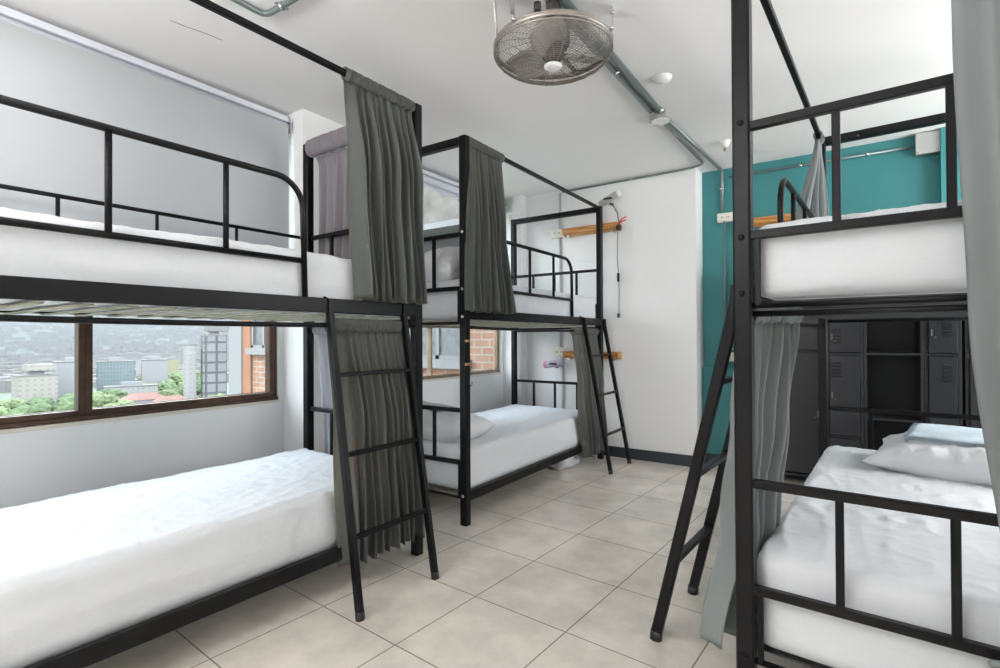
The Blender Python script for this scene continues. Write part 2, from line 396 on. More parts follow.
# ------------------------------------------------------------------ bedding
def rounded_box(x0, x1, y0, y1, z0, z1, rad, nx, ny, nz, f, name, m, label, cat, T, group=None):
    bm = bmesh.new(); idx = {}
    cx, cy, cz = (x0 + x1) / 2, (y0 + y1) / 2, (z0 + z1) / 2
    hx, hy, hz = (x1 - x0) / 2, (y1 - y0) / 2, (z1 - z0) / 2
    def V(i, j, k):
        key = (i, j, k)
        if key in idx: return idx[key]
        def mp(a, n):       # denser near the edges
            s = 2 * a / n - 1
            return s
        p = Vector((mp(i, nx) * hx, mp(j, ny) * hy, mp(k, nz) * hz))
        q = Vector((max(-hx + rad, min(hx - rad, p.x)), max(-hy + rad, min(hy - rad, p.y)), max(-hz + rad, min(hz - rad, p.z))))
        d = p - q
        if d.length > 1e-9: p = q + d.normalized() * rad
        p = f(p, hx, hy, hz)
        v = bm.verts.new(p); idx[key] = v; return v
    for k in (0, nz):
        for i in range(nx):
            for j in range(ny): bm.faces.new((V(i, j, k), V(i + 1, j, k), V(i + 1, j + 1, k), V(i, j + 1, k)))
    for j in (0, ny):
        for i in range(nx):
            for k in range(nz): bm.faces.new((V(i, j, k), V(i + 1, j, k), V(i + 1, j, k + 1), V(i, j, k + 1)))
    for i in (0, nx):
        for j in range(ny):
            for k in range(nz): bm.faces.new((V(i, j, k), V(i, j + 1, k), V(i, j + 1, k + 1), V(i, j, k + 1)))
    bmesh.ops.recalc_face_normals(bm, faces=bm.faces)
    for fc in bm.faces: fc.smooth = True
    me = bpy.data.meshes.new(name); bm.to_mesh(me); bm.free(); me.materials.append(MT[m])
    o = bpy.data.objects.new(name, me); COL.objects.link(o); o.matrix_world = T @ Matrix.Translation((cx, cy, cz))
    return tag(o, label, cat, group)

def mattress(T, z0, z1, label, seed, wr=1.0):
    rnd = random.Random(seed); swirl = [(rnd.uniform(-.3, .3), rnd.uniform(-.8, .8), rnd.uniform(.12, .25)) for _ in range(3)]
    sd = Vector((seed * 3.1, seed * 1.7, 0))
    def f(p, hx, hy, hz):
        q = p.copy(); topw = max(0, min(1, (p.z + hz * .2) / (hz * .9)))
        # slight sag and crown
        n1 = noise.noise(Vector((p.x * 2.2, p.y * 1.6, p.z * 2)) + sd)
        q.z += topw * (.003 * n1)
        # long drag wrinkles along the edge of the top
        e = max(0, (abs(p.x) - hx * .55) / (hx * .45))
        ridge = 1 - abs(noise.noise(Vector((p.x * 14 + p.y * 1.3, p.y * 2.2, 3.3)) + sd))
        q.z += topw * .007 * wr * (ridge ** 7) * (.4 + e)
        r2 = 1 - abs(noise.noise(Vector((p.x * 9 - p.y * 4, p.y * 9 + p.x * 5, 7.7)) + sd))
        q.z += topw * .0045 * wr * r2 ** 9
        for sx_, sy_, sr in swirl:
            d = math.hypot(p.x - sx_, p.y - sy_)
            if d < sr: q.z += topw * .0035 * wr * math.sin(d * 70 + 4 * n1) * (1 - d / sr)
        # side pulls: sheet stretched down the sides
        side = 1 - topw
        s1 = noise.noise(Vector((p.y * 2.0 + p.z * 3, p.z * 16, 1.1)) + sd)
        if abs(p.x) > hx - .04: q.x += (1 if p.x > 0 else -1) * (.006 * s1 * (0.3 + side))
        if abs(p.y) > hy - .04: q.y += (1 if p.y > 0 else -1) * (.005 * noise.noise(Vector((p.x * 5, p.z * 8, 2.2)) + sd))
        return q
    return rounded_box(-W + .045, -.040, .055, L - .055, z0, z1, .045, 84, 170, 14, f, 'mattress', 'sheet', label, 'mattress', T)

mattress(M1, .183, .452, 'white sheeted mattress on the lower bunk under the left window', 1)
mattress(M1, 1.250, 1.505, 'white sheeted mattress on the upper bunk at the left, against the blind', 2)
mattress(M2, .183, .452, 'white sheeted mattress on the lower bunk of the middle bed, beside its pillow', 3)
mattress(M2, 1.250, 1.505, 'white sheeted mattress on the upper bunk of the middle bed', 4)
mattress(M3, .183, .475, 'white wrinkled mattress on the lower bunk at the right, below the lockers', 5, .9)
mattress(M3, 1.250, 1.478, 'white sheeted mattress on the upper bunk at the right, against the teal wall', 6)

def pillow(T, label, seed, sx_=.66, sy_=.42, h=.15, nx=48, ny=34, m='pillow', group=None, squash=None):
    bm = bmesh.new(); sd = Vector((seed * 2.7, seed, 0)); grids = []
    for s in (1, -1):
        g = []
        for i in range(nx + 1):
            row = []
            for j in range(ny + 1):
                u = 2 * i / nx - 1; v = 2 * j / ny - 1
                # pinched sides between the pointed corners
                x = u * sx_ / 2 * (1 - .10 * (1 - v * v) * abs(u) ** 3); y = v * sy_ / 2 * (1 - .12 * (1 - u * u) * abs(v) ** 3)
                a = max(0, (1 - abs(u) ** 2.6)) ** .55 * max(0, (1 - abs(v) ** 2.6)) ** .55
                z = s * h / 2 * a
                wv = noise.noise(Vector((x * 6, y * 6, s)) + sd) * .02 + (1 - abs(noise.noise(Vector((x * 11 + y * 5, y * 11 - x * 7, s)) + sd))) ** 5 * .014
                z += s * wv * a ** .5
                if s < 0: z = max(z, -h * .36)
                row.append((x, y, z))
            g.append(row)
        grids.append(g)
    V = {}
    def vert(s, i, j):
        if i in (0, nx) or j in (0, ny): key = (0, i, j); co = grids[0][i][j]
        else: key = (s, i, j); co = grids[s][i][j]
        if key not in V: V[key] = bm.verts.new(co)
        return V[key]
    for s in (0, 1):
        for i in range(nx):
            for j in range(ny): bm.faces.new((vert(s, i, j), vert(s, i + 1, j), vert(s, i + 1, j + 1), vert(s, i, j + 1)))
    bmesh.ops.recalc_face_normals(bm, faces=bm.faces)
    for fc in bm.faces: fc.smooth = True
    me = bpy.data.meshes.new('pillow'); bm.to_mesh(me); bm.free(); me.materials.append(MT[m])
    o = bpy.data.objects.new('pillow', me); COL.objects.link(o); o.matrix_world = T
    return tag(o, label, 'pillow', group)
def TR(x, y, z, rz=0, rx=0, ry=0):
    return Matrix.Translation((x, y, z)) @ Matrix.Rotation(rz, 4, 'Z') @ Matrix.Rotation(ry, 4, 'Y') @ Matrix.Rotation(rx, 4, 'X')
pillow(TR(.42, 3.27, .545, math.radians(-12), math.radians(6)), 'white crumpled pillow on the right lower bunk, under a pale blue towel', 1, .70, .46, .18)
pillow(TR(-2.36, 2.74, .530, math.radians(3)), 'white pillow on the lower bunk of the middle bed, under folded grey linen', 2, .64, .42, .22)
pillow(TR(-2.36, 2.74, 1.605, math.radians(-5), math.radians(14)), 'white pillow on the upper bunk of the middle bed', 3, .64, .46, .26)

def folded(T, sx_, sy_, h, m, label, cat, layers=3, name='towel', seed=1):
    b = MB(); n = 20; t = h / layers
    for l in range(layers):
        dx = .004 * math.sin(l * 2.3 + seed); top = []; bot = []
        vs = []; fs = []
        NX, NY = 20, 8
        for s in (0, 1):
            for i in range(NX + 1):
                for j in range(NY + 1):
                    u, v = i / NX - .5, j / NY - .5
                    e = 1 - max(abs(u), abs(v)) * 2; th = t * .5 * min(1, (e * 8) ** .5) if e > 0 else 0
                    z = t * (l + .5) + (th if s else -th) + .006 * noise.noise(Vector((u * 4, v * 3, seed)))
                    vs.append((u * sx_ + dx, v * sy_ + dx, z))
        o = (NX + 1) * (NY + 1)
        for s in (0, 1):
            for i in range(NX):
                for j in range(NY):
                    a = s * o + i * (NY + 1) + j; fs.append((a, a + 1, a + NY + 2, a + NY + 1))
        b.add(vs, fs, True)
    ob = b.build(name, m); ob.matrix_world = T
    return tag(ob, label, cat)
folded(TR(.535, 3.30, .625, math.radians(-12), math.radians(7)), .62, .30, .04, 'towel', 'pale blue folded towel lying on the pillow of the right lower bunk', 'towel', 3)
folded(TR(-2.50, 2.76, .632, math.radians(4), 0, math.radians(5)), .36, .24, .03, 'greysheet', 'folded grey linen lying on the pillow of the middle lower bunk', 'linen', 3, 'folded_sheet', 4)

# white cloth bundle under the middle bunk's far end
def bundle():
    def f(p, hx, hy, hz):
        n = noise.noise(p * 9 + Vector((3, 1, 4))); q = p * (1 + .22 * n); q.z = max(-hz, q.z); return q
    rounded_box(-.42, -.10, 1.45, 1.80, .002, .128, .05, 20, 20, 10, f, 'cloth_bundle', 'sheet', 'white cloth bundle on the floor under the far end of the middle bunk', 'cloth', M2)
bundle()

# ------------------------------------------------------------------ curtains
def curtain(T, rows, nf, label, m='curtain', header=.055, pr=.021, rod=None, seed=1, nu=None, nv=46, group=None, hem=.012, name='curtain', first=1.0):
    """rows: (z, (xa, ya), (xb, yb), amp) from top to bottom, in the bed's own frame; the cloth is swept between them in folds"""
    rnd = random.Random(seed); nu = nu or nf * 14
    t = thing(name, label, 'curtain', group=group)
    zt, zb = rows[0][0], rows[-1][0]
    org = Vector(((rows[0][1][0] + rows[0][2][0]) / 2, (rows[0][1][1] + rows[0][2][1]) / 2, zt))
    t.matrix_world = T @ Matrix.Translation(org)
    # irregular fold widths
    cum = [0]; 
    for k in range(nf * 2): cum.append(cum[-1] + rnd.uniform(.5, 1.6) * (first if k == 0 else 1))
    cum = [c / cum[-1] for c in cum]
    amps = [rnd.uniform(.55, 1.25) for _ in range(nf * 2 + 1)]
    def foldf(u):
        for k in range(len(cum) - 1):
            if u <= cum[k + 1] + 1e-9:
                f_ = (u - cum[k]) / (cum[k + 1] - cum[k]); s = -math.cos(PI * f_)
                a = amps[k] * (1 - f_) + amps[k + 1] * f_
                return (s if k % 2 == 0 else -s) * a, k + f_
        return 0, 0
    def row_at(z):
        for (a, b) in zip(rows, rows[1:]):
            if z >= b[0] - 1e-9:
                f_ = (a[0] - z) / (a[0] - b[0]); f_ = f_ * f_ * (3 - 2 * f_) if len(rows) > 2 else f_
                return [Vector((a[i][0] * (1 - f_) + b[i][0] * f_, a[i][1] * (1 - f_) + b[i][1] * f_, 0)) for i in (1, 2)] + [a[3] * (1 - f_) + b[3] * f_]
        b = rows[-1]; return [Vector((*b[1], 0)), Vector((*b[2], 0)), b[3]]
    vs = []; fs = []
    for j in range(nv + 1):
        v = j / nv; z = (zt - header) + (zb - zt + header) * v
        A, B, amp = row_at(z); d = (B - A); dn = d.normalized(); nrm = Vector((dn.y, -dn.x, 0))
        for i in range(nu + 1):
            u = i / nu; s, k = foldf(u)
            s += .3 * math.sin(k * 2.1 + v * 3 + seed) + .5 * noise.noise(Vector((k * .8, v * 2.2, seed)))
            gath = math.exp(-v * 9)
            off = amp * s * (1 - .55 * gath) + gath * .006 * math.sin(u * nf * 30 + seed)
            wob = .008 * math.sin(v * 5 + k * 1.7 + seed) * v
            p = A + d * u + dn * (amp * .45 * math.sin(k * PI * 1.0 + .7) * .5 * v + wob) + nrm * (off + .012 * v * math.sin(v * 3 + seed))
            zz = z - (hem * (.5 + .5 * math.sin(k * 2.2 + seed)) * v if v > .5 else 0)
            vs.append(Vector((p.x, p.y, zz)) - org)
    for j in range(nv):
        for i in range(nu):
            a = j * (nu + 1) + i; fs.append((a, a + 1, a + nu + 2, a + nu + 1))
    MB().add(vs, fs, True).build('cloth', m, t, solid=.0016)
    # gathered rod pocket: a ruched sleeve around the rail
    if header:
        A, B, amp = row_at(zt); d = B - A; dn = d.normalized(); nrm = Vector((dn.y, -dn.x, 0)); vs = []; fs = []; n2 = 14; N = nf * 22
        rr = header * .5
        for i in range(N + 1):
            u = i / N
            ru = 1 + .16 * math.sin(u * nf * 13 + seed) + .13 * math.sin(u * nf * 29 + 1.3 * seed)
            for k in range(n2):
                a = 2 * PI * k / n2
                q = A + d * u + nrm * (math.cos(a) * pr * ru) + dn * (.004 * math.sin(a * 3 + u * 60))
                zz = zt - header * .5 + math.sin(a) * rr * (1 + .10 * math.sin(u * nf * 17 + a + seed))
                if math.sin(a) < -.5: zz -= .006
                vs.append(Vector((q.x, q.y, zz)) - org)
        for i in range(N):
            for k in range(n2):
                fs.append((i * n2 + k, i * n2 + (k + 1) % n2, (i + 1) * n2 + (k + 1) % n2, (i + 1) * n2 + k))
        MB().add(vs, fs, True).build('rod_pocket', m, t)
    return t
# near left bunk
curtain(M1, [(2.372, (-.022, 1.625), (-.022, 2.055), .016), (1.9, (.02, 1.64), (.02, 2.08), .030), (1.318, (.035, 1.65), (.035, 2.105), .036)], 9,
        'charcoal curtain gathered at the far end of the near left upper bunk', seed=3, first=3.2)
curtain(M1, [(2.385, (-.955, L - .025), (-.40, L - .025), .016), (2.2, (-.945, L + .035), (-.42, L + .035), .026), (1.30, (-.94, L + .045), (-.42, L + .045), .034)], 10,
        'lilac grey curtain, toned as window lit, across the far end of the near left upper bunk', m='curtain_window_lit', seed=5, header=.10, pr=.040)
curtain(M1, [(1.222, (-.02, 1.53), (-.02, 1.99), .016), (.7, (.028, 1.545), (.03, 2.03), .030), (.13, (.045, 1.57), (.05, 2.06), .036)], 10,
        'charcoal curtain hanging behind the ladder of the near left lower bunk', seed=8, first=4)
curtain(M1, [(1.222, (-.90, L - .03), (-.74, L - .03), .010), (.30, (-.90, L + .02), (-.70, L + .02), .022)], 3,
        'pale curtain hanging at the window side of the near left lower bunk', m='curtain_white', seed=9)
# middle bunk
curtain(M2, [(2.372, (-.022, .045), (-.022, .44), .016), (1.8, (.03, .0), (.03, .43), .032), (1.298, (.045, -.05), (.04, .485), .042)], 9,
        'charcoal curtain gathered at the near post of the middle upper bunk', seed=11)
curtain(M2, [(1.215, (-.02, 1.49), (-.02, 2.0), .014), (.7, (.03, 1.52), (.03, 2.03), .022), (.11, (.045, 1.62), (.05, 2.05), .03)], 7,
        'charcoal curtain hanging at the far end of the middle lower bunk', seed=14, first=2)
# right bunk
curtain(M3, [(1.255, (-.03, L - .12), (-.10, L - .50), .036), (.85, (.0, L - .10), (-.07, L - .42), .036), (.55, (.03, L - .07), (-.04, L - .42), .036), (.17, (.10, L - .02), (.0, L - .36), .042)], 6,
        'grey curtain hanging around the near post of the right lower bunk', m='curtain_lit', seed=17, header=.075)
curtain(M3, [(2.372, (-.022, .05), (-.022, .16), .014), (1.75, (-.07, .08), (.07, .28), .03), (1.36, (-.08, .09), (.10, .36), .035)], 5,
        'grey curtain bunched at the far left post of the right upper bunk', m='curtain_lit', seed=19)
curtain(M3, [(2.372, (-.72, .0), (-.96, .0), .014), (1.36, (-.70, -.02), (-.96, -.02), .03)], 4,
        'grey curtain at the far right end of the right upper bunk', m='curtain_lit', seed=20)
curtain(M3, [(1.222, (-.76, .01), (-.96, .01), .014), (.30, (-.74, -.03), (-.96, -.03), .03)], 4,
        'pale curtain hanging at the far right corner of the right lower bunk', m='curtain_lit', seed=21)
cn = curtain(M3, [(2.385, (-.480, L - .02), (-.90, L - .02), .02), (1.9, (-.506, L + .06), (-.92, L + .06), .035), (1.2, (-.523, L + .07), (-.93, L + .07), .035), (.40, (-.585, L + .06), (-.86, L + .06), .03), (.16, (-.55, L + .06), (-.9, L + .06), .04)], 5,
        'long grey curtain hanging over the near end of the right bunk, at the right edge', m='curtain_lit', seed=23)
tb = MB(); ring = []
for k in range(28):
    a = 2 * PI * k / 28; ring.append((.17 * math.cos(a) - .725 + .685, .052 * math.sin(a) + .08, -2.0 + .02 * math.sin(a * 2)))
tb.tube(ring, .008, 8, closed=True); tb.tube([(-.02 + .14, .13, -2.0), (.135, .16, -2.04), (.12, .165, -2.09)], .007, 6)
tb.build('tie_band', 'curtain_lit', cn)

# ------------------------------------------------------------------ ceiling and wall fittings
def fan():
    c = Vector((-1.085, 2.02, 0)); t = thing('ceiling_fan', 'round wire caged grey fan mounted under the ceiling', 'fan', (c.x, c.y, 2.395)); z0 = 2.43
    R_ = .258
    def circ(r, z, n=48): return [(r * math.cos(2 * PI * k / n), r * math.sin(2 * PI * k / n), z - z0) for k in range(n)]
    b = MB(); 
    for k in range(22):
        a = PI / 2 * (k + 1) / 23; r = .05 + (R_ - .055) * math.sin(a) ** .95; z = 2.362 + .055 * (1 - math.cos(a)) ** 1.1
        b.tube(circ(r, z), .0013, 4, closed=True)
    for k in range(24):
        th = 2 * PI * k / 24; pts = []
        for q in range(9):
            a = PI / 2 * q / 8; r = .045 + (R_ - .047) * math.sin(a) ** .95; z = 2.362 + .055 * (1 - math.cos(a)) ** 1.1
            tw = th + .35 * (1 - q / 8)
            pts.append((r * math.cos(tw), r * math.sin(tw), z - z0))
        b.tube(pts, .0021 if k % 4 == 0 else .0013, 4)
    b.build('front_guard', 'fan', t)
    b = MB()
    for z in (2.418, 2.447): b.tube(circ(R_, z), .0042, 6, closed=True)
    b.lathe([(R_ - .001, .000), (R_ + .002, .002), (R_ + .002, .022), (R_ - .001, .024)], n=48)
    b.build('guard_ring', 'fan', t)
    b = MB()
    for k in range(16):
        a = PI / 2 * (k + 1) / 17; r = .07 + (R_ - .075) * math.sin(a); z = 2.485 - .036 * (1 - math.cos(a))
        b.tube(circ(r, z), .0012, 4, closed=True)
    for k in range(20):
        th = 2 * PI * k / 20; b.tube([((.06 + (R_ - .06) * math.sin(PI / 2 * q / 6)) * math.cos(th), (.06 + (R_ - .06) * math.sin(PI / 2 * q / 6)) * math.sin(th), 2.485 - .037 * (1 - math.cos(PI / 2 * q / 6)) - z0) for q in range(7)], .0014, 4)
    b.build('rear_guard', 'fan', t)
    MB().lathe([(0, -.078), (.028, -.077), (.036, -.074), (.039, -.069), (.039, -.064), (0, -.064)], n=28).build('badge', 'white', t)
    MB().lathe([(0, -.05), (.03, -.05), (.045, -.035), (.05, 0), (.06, .005), (.075, .03), (.075, .11), (.06, .125), (0, .125)], n=28).build('motor', 'fandark', t)
    for k in range(3):
        th = 2 * PI * k / 3 + .9; vs = []; fs = []; NR, NC = 8, 6
        for i in range(NR + 1):
            r = .045 + .19 * i / NR; wd = .5 + .75 * math.sin(PI * (i / NR) ** .8 * .82)
            for j in range(NC + 1):
                s = j / NC - .5; a = th + s * wd * (.10 / r) * 1.25
                vs.append((r * math.cos(a), r * math.sin(a), -.012 + s * .055 * (1.1 - .3 * i / NR) + .012 * (1 - 4 * s * s)))
        for i in range(NR):
            for j in range(NC): q = i * (NC + 1) + j; fs.append((q, q + 1, q + NC + 2, q + NC + 1))
        MB().add(vs, fs, True).build('blade', 'blade', t, solid=.003)
    for th, ex, ey in ((math.radians(3), -.08, .24), (math.radians(-97), -.12, .15), (math.radians(93), -.20, -.08), (math.radians(-177), .08, -.20)):
        b = MB(); cx, sy = R_ * math.cos(th), R_ * math.sin(th); zt = H - 2.395 - .005
        b.tube([(cx * .98, sy * .98, .012), (cx * 1.06, sy * 1.06, .02), (cx + ex * .8, sy + ey * .8, zt - .004), (cx + ex, sy + ey, zt)], 0, square=(.011, .0035))
        for px_, py_, pz_ in ((cx * 1.04, sy * 1.04, .018), (cx + ex * .9, sy + ey * .9, zt - .006)): b.lathe([(0, .008), (.008, .006), (.009, 0), (.009, -.006), (0, -.006)], (px_, py_, pz_), n=10)
        b.build('mounting_bracket', 'chrome', t)
    MB().tube([(.07, -R_ * .99, .018), (.07, -R_ * .99, .05)], .015, 10).build('knob', 'black', t)
    MB().tube([(0, 0, .12), (0, 0, H - 2.395 - .001)], .03, 12).build('stem', 'fandark', t)
fan()

sm = thing('smoke_detector', 'small white round smoke detector on the ceiling', 'smoke detector', (-.90, 3.0, H))
MB().lathe([(0, -.030), (.03, -.029), (.044, -.023), (.047, -.014), (.053, -.011), (.055, 0)], n=28).build('housing', 'white', sm)
MB().lathe([(0, -.034), (.012, -.033), (.014, -.028)], n=16).build('sensor_cap', 'ivory', sm)

def pipe(name, pts, r, m, label, cat='conduit', clips=(), group=None):
    pts = [Vector(p) for p in pts]; q = [pts[0]]
    for a, b, c in zip(pts, pts[1:], pts[2:]):      # rounded bends
        d0 = (a - b); d1 = (c - b); rr = min(.05, d0.length * .4, d1.length * .4)
        p0 = b + d0.normalized() * rr; p1 = b + d1.normalized() * rr
        for k in range(6):
            t_ = k / 5; q.append(p0 * (1 - t_) ** 2 + b * 2 * t_ * (1 - t_) + p1 * t_ ** 2)
    q.append(pts[-1]); o = MB().tube(q, r, 10).build(name, m); tag(o, label, cat, group)
    for (p, ax) in clips:
        b = MB(); ax = Vector(ax).normalized(); p = Vector(p)
        b.tube([p - ax * .008, p + ax * .008], r + .004, 10); s = ax.cross(Vector((0, 0, 1)))
        if s.length < .1: s = Vector((1, 0, 0))
        s.normalize(); b.tube([p + s * (r + .018), p - s * (r + .018)], 0, square=(.008, .002))
        c = b.build('pipe_clip', 'chrome', o)
    return o
zc = H - .018
pipe('conduit', [(-1.10, -1.2, zc), (-1.085, 3.40, zc)], .016, 'conduit', 'grey conduit along the ceiling from behind the fan to the junction box, left of two', clips=[((-1.08, 2.75, zc), (0, 1, 0))])
pipe('conduit', [(-1.03, -1.2, zc), (-1.035, 3.40, zc)], .016, 'conduit', 'grey conduit along the ceiling from behind the fan to the junction box, right of two')
pipe('conduit', [(-1.075, 3.54, zc), (-1.045, 4.64, zc), (-1.18, 4.685, zc - .004), (-2.42, 4.69, zc - .006)], .010, 'conduit',
     'thin grey conduit from the junction box turning left along the top of the white wall', clips=[((-1.7, 4.688, zc - .004), (1, 0, 0))])
pipe('conduit', [(-1.035, 3.54, zc), (-.955, TY - .02, zc), (-.955, TY - .02, 2.25)], .0135, 'conduit',
     'thick grey conduit from the junction box down the teal corner to the outlet', clips=[((-.955, TY - .02, 2.45), (0, 0, 1))])
pipe('conduit', [(-.90, TY - .016, 2.545), (.40, TY - .016, 2.545)], .010, 'conduit', 'grey conduit running level along the top of the teal wall', clips=[((-.35, TY - .016, 2.545), (1, 0, 0)), ((.1, TY - .016, 2.545), (1, 0, 0))])
pipe('conduit', [(-2.45, BY - .012, 2.60), (-2.45, BY - .012, 2.235)], .010, 'paleconduit', 'short grey conduit dropping from the ceiling to the upper wall outlet')
pipe('conduit', [(-2.45, BY - .012, 2.14), (-2.45, BY - .012, 1.04)], .010, 'paleconduit', 'grey conduit between the upper and the lower outlet on the white wall')
pipe('conduit', [(-2.43, BY - .012, .94), (-2.43, BY - .012, .12)], .012, 'paleconduit', 'grey conduit below the lower outlet on the white wall')
pipe('conduit', [(-2.22, -1.2, zc), (-2.215, 1.36, zc), (-1.60, 1.365, zc), (-1.12, 1.30, zc)], .0135, 'conduit', 'grey conduit bending on the ceiling above the near left bunk', clips=[((-2.09, 1.361, zc), (1, 0, 0))])
pipe('conduit', [(-.93, TY - .068, 2.15), (-.93, TY - .068, .95)], .010, 'conduit', 'grey conduit below the outlet on the teal wall, beside the right bunk post')

jb = thing('junction_box', 'grey octagonal junction box on the ceiling pipes', 'electrical box', (-1.055, 3.47, H))
MB().lathe([(0, -.052), (.072, -.052), (.076, -.048), (.076, 0)], n=8, sm=False).build('box_body', 'box', jb, bevel=.003)
MB().lathe([(0, -.058), (.062, -.058), (.062, -.052)], n=8, sm=False).build('cover_plate', 'white', jb)
for k in (-1, 1): MB().tube([(.03 * k, -.10, -.018), (.03 * k, -.06, -.018)], .017, 10).build('connector', 'chrome', jb)

def outlet(loc, label, s=.06, n=(0, -1, 0), m='ivory'):
    t = thing('wall_outlet', label, 'outlet', loc)
    MB().box(-s, s, -.04, 0, -s * .62, s * .62).build('outlet_box', m, t, bevel=.004)
    MB().box(-s * .8, s * .8, -.046, -.04, -s * .5, s * .5).build('cover_plate', m, t, bevel=.002)
    b = MB()
    for x in (-.35, .35):
        for q in (-.1, .1): b.box(s * (x + q) - .002, s * (x + q) + .002, -.048, -.0455, -.008, .008)
    b.build('socket_slots', 'black', t)
    return t
outlet((-2.47, BY, 2.19), 'ivory outlet box on the white wall, left of the upper wooden shelf', .07)
outlet((-2.45, BY, .99), 'ivory outlet box on the white wall, left of the lower wooden shelf', .07)
outlet((-.93, TY, 2.19), 'cream outlet box on the teal wall at the end of the thick conduit', .065)

def shelf(loc, ln, label, rz=0):
    t = thing('wall_shelf', label, 'shelf', loc, rz)
    b = MB(); n = 12; vs = []; fs = []
    prof = [(0, -.035), (0, .03), (-.095, .035), (-.10, .02), (-.085, -.012), (-.05, -.035)]
    for i, x in enumerate((-ln / 2, ln / 2)):
        for y, z in prof: vs.append((x, y, z))
    k = len(prof); fs = [tuple((i, (i + 1) % k, k + (i + 1) % k, k + i)) for i in range(k)] + [tuple(range(k)), tuple(range(k, 2 * k))[::-1]]
    b.add(vs, fs); b.build('board', 'wood', t, bevel=.004)
    MB().box(-ln / 2 + .05, -ln / 2 + .07, -.08, -.001, -.05, -.03).box(ln / 2 - .07, ln / 2 - .05, -.08, -.001, -.05, -.03).build('bracket', 'chrome', t)
    return t
shelf((-2.10, BY, 2.18), .58, 'orange pine wall shelf at the upper bunk level on the white wall')
shelf((-2.10, BY, .965), .58, 'orange pine wall shelf at the lower bunk level, behind the middle ladder')
shelf((-.50, TY, 2.11), .55, 'orange pine wall shelf on the teal wall behind the right upper bunk')
ls = thing('wall_shelf', 'small white wall shelf on the teal wall behind the right ladder', 'shelf', (-.86, TY - .06, .99))
MB().box(-.12, .12, -.10, 0, -.012, .012).box(-.12, .12, -.012, 0, -.07, .04).build('board', 'ivory', ls, bevel=.004)
MB().box(-.11, .11, -.095, -.02, .012, .035).build('tray', 'black', ls, bevel=.003)

# reading lamps with their cords on the white wall
def lamp(loc, d, m1, m2, label, cord):
    t = thing('reading_lamp', label, 'lamp', loc); d = Vector(d).normalized(); t.scale = (1.35, 1, 1.35)
    MB().tube([-d * .075, -d * .07, d * .07, d * .078], [.020, .026, .026, .021], 16).build('lamp_body', m1, t)
    MB().tube([d * .066, d * .088], [.028, .024], 16).build('end_cap', m2, t)
    MB().box(-.03, .03, -.034, -.024, -.006, .006).build('switch', 'black', t)
    MB().tube([Vector((0, .0, -.02)), Vector((.0, .05, -.03)), Vector((0, .10, -.02))], .006, 8).build('wall_arm', 'black', t)
    b = MB(); b.tube([Vector(p) for p in cord], .0032, 6); b.build('cord', 'black' if m1 == 'box' else 'white', t)
    return t
lamp((-1.885, BY - .11, 2.43), (1, 0, .45), 'box', 'white', 'grey tubular reading lamp angled on the white wall above the shelf end',
     [(.02, .0, -.03), (.05, .04, -.10), (.055, .06, -.17), (.06, .075, -.22)])
lamp((-2.47, BY - .11, .875), (-1, 0, -.12), 'lilac', 'pink', 'lilac reading lamp with a pink end below the lower outlet',
     [(-.02, .02, -.03), (-.03, .06, -.08), (.0, .09, -.14), (.03, .09, -.20)])
cd = thing('inline_switch_cord', 'thin black cord with an inline switch hanging from the upper shelf end', 'cord', (-1.83, BY - .03, 2.16))
MB().tube([(0, 0, 0), (-.008, 0, -.15), (-.012, .01, -.30), (0, .01, -.42), (.004, .01, -.60), (.0, .01, -.80)], .003, 6).build('cord', 'black', cd)
MB().box(-.010, .010, -.008, .014, -.50, -.42).build('switch', 'black', cd, bevel=.003)
MB().box(-.010, .010, -.008, .014, -.84, -.80).build('plug', 'black', cd, bevel=.003)
pl = thing('red_clip', 'black plug with red cable ends at the end of the upper shelf', 'plug', (-1.81, BY - .06, 2.17))
MB().box(-.018, .018, -.03, .03, -.03, .02).build('plug_body', 'black', pl, bevel=.004)
for k in (0, 1): MB().tube([(.0, -.01, .022), (.03, -.01, .045 + .02 * k), (.075, -.01, .055 + .03 * k)], .006, 6).build('cable_end', 'red', pl)

hk = thing('wall_hook', 'small white round fixture on the wall high in the far left corner', 'hook', (-3.04, BY, 2.42))
MB().lathe([(0, .02), (.03, .018), (.038, .01), (.04, 0)], n=20, T=Matrix.Rotation(PI / 2, 4, 'X')).build('plate', 'ivory', hk)
MB().tube([(0, -.02, .0), (0, -.05, -.01), (0, -.055, -.05), (0, -.03, -.07)], .006, 8).build('hook_arm', 'ivory', hk)

eb = thing('distribution_box', 'grey metal electrical box high on the teal wall', 'electrical box', (.46, TY, 2.545))
MB().box(-.068, .068, -.06, 0, -.075, .075).build('box_body', 'box', eb, bevel=.004)
MB().box(-.070, .070, -.068, -.06, -.078, .078).build('box_cover', 'box', eb, bevel=.003)
for x in (-.055, .055): MB().tube([(x, -.072, -.06), (x, -.066, -.06)], .005, 8).build('screw', 'chrome', eb)

bl = thing('bulb_holder', 'small white bulb holder with a brass tip beside the right bunk post', 'light', (-.80, 4.25, H))
MB().lathe([(0, -.05), (.02, -.05), (.032, -.02), (.04, 0)], n=20).build('holder', 'white', bl)
MB().tube([(0, 0, -.05), (0, 0, -.075)], .010, 10).build('tip', 'copper', bl)

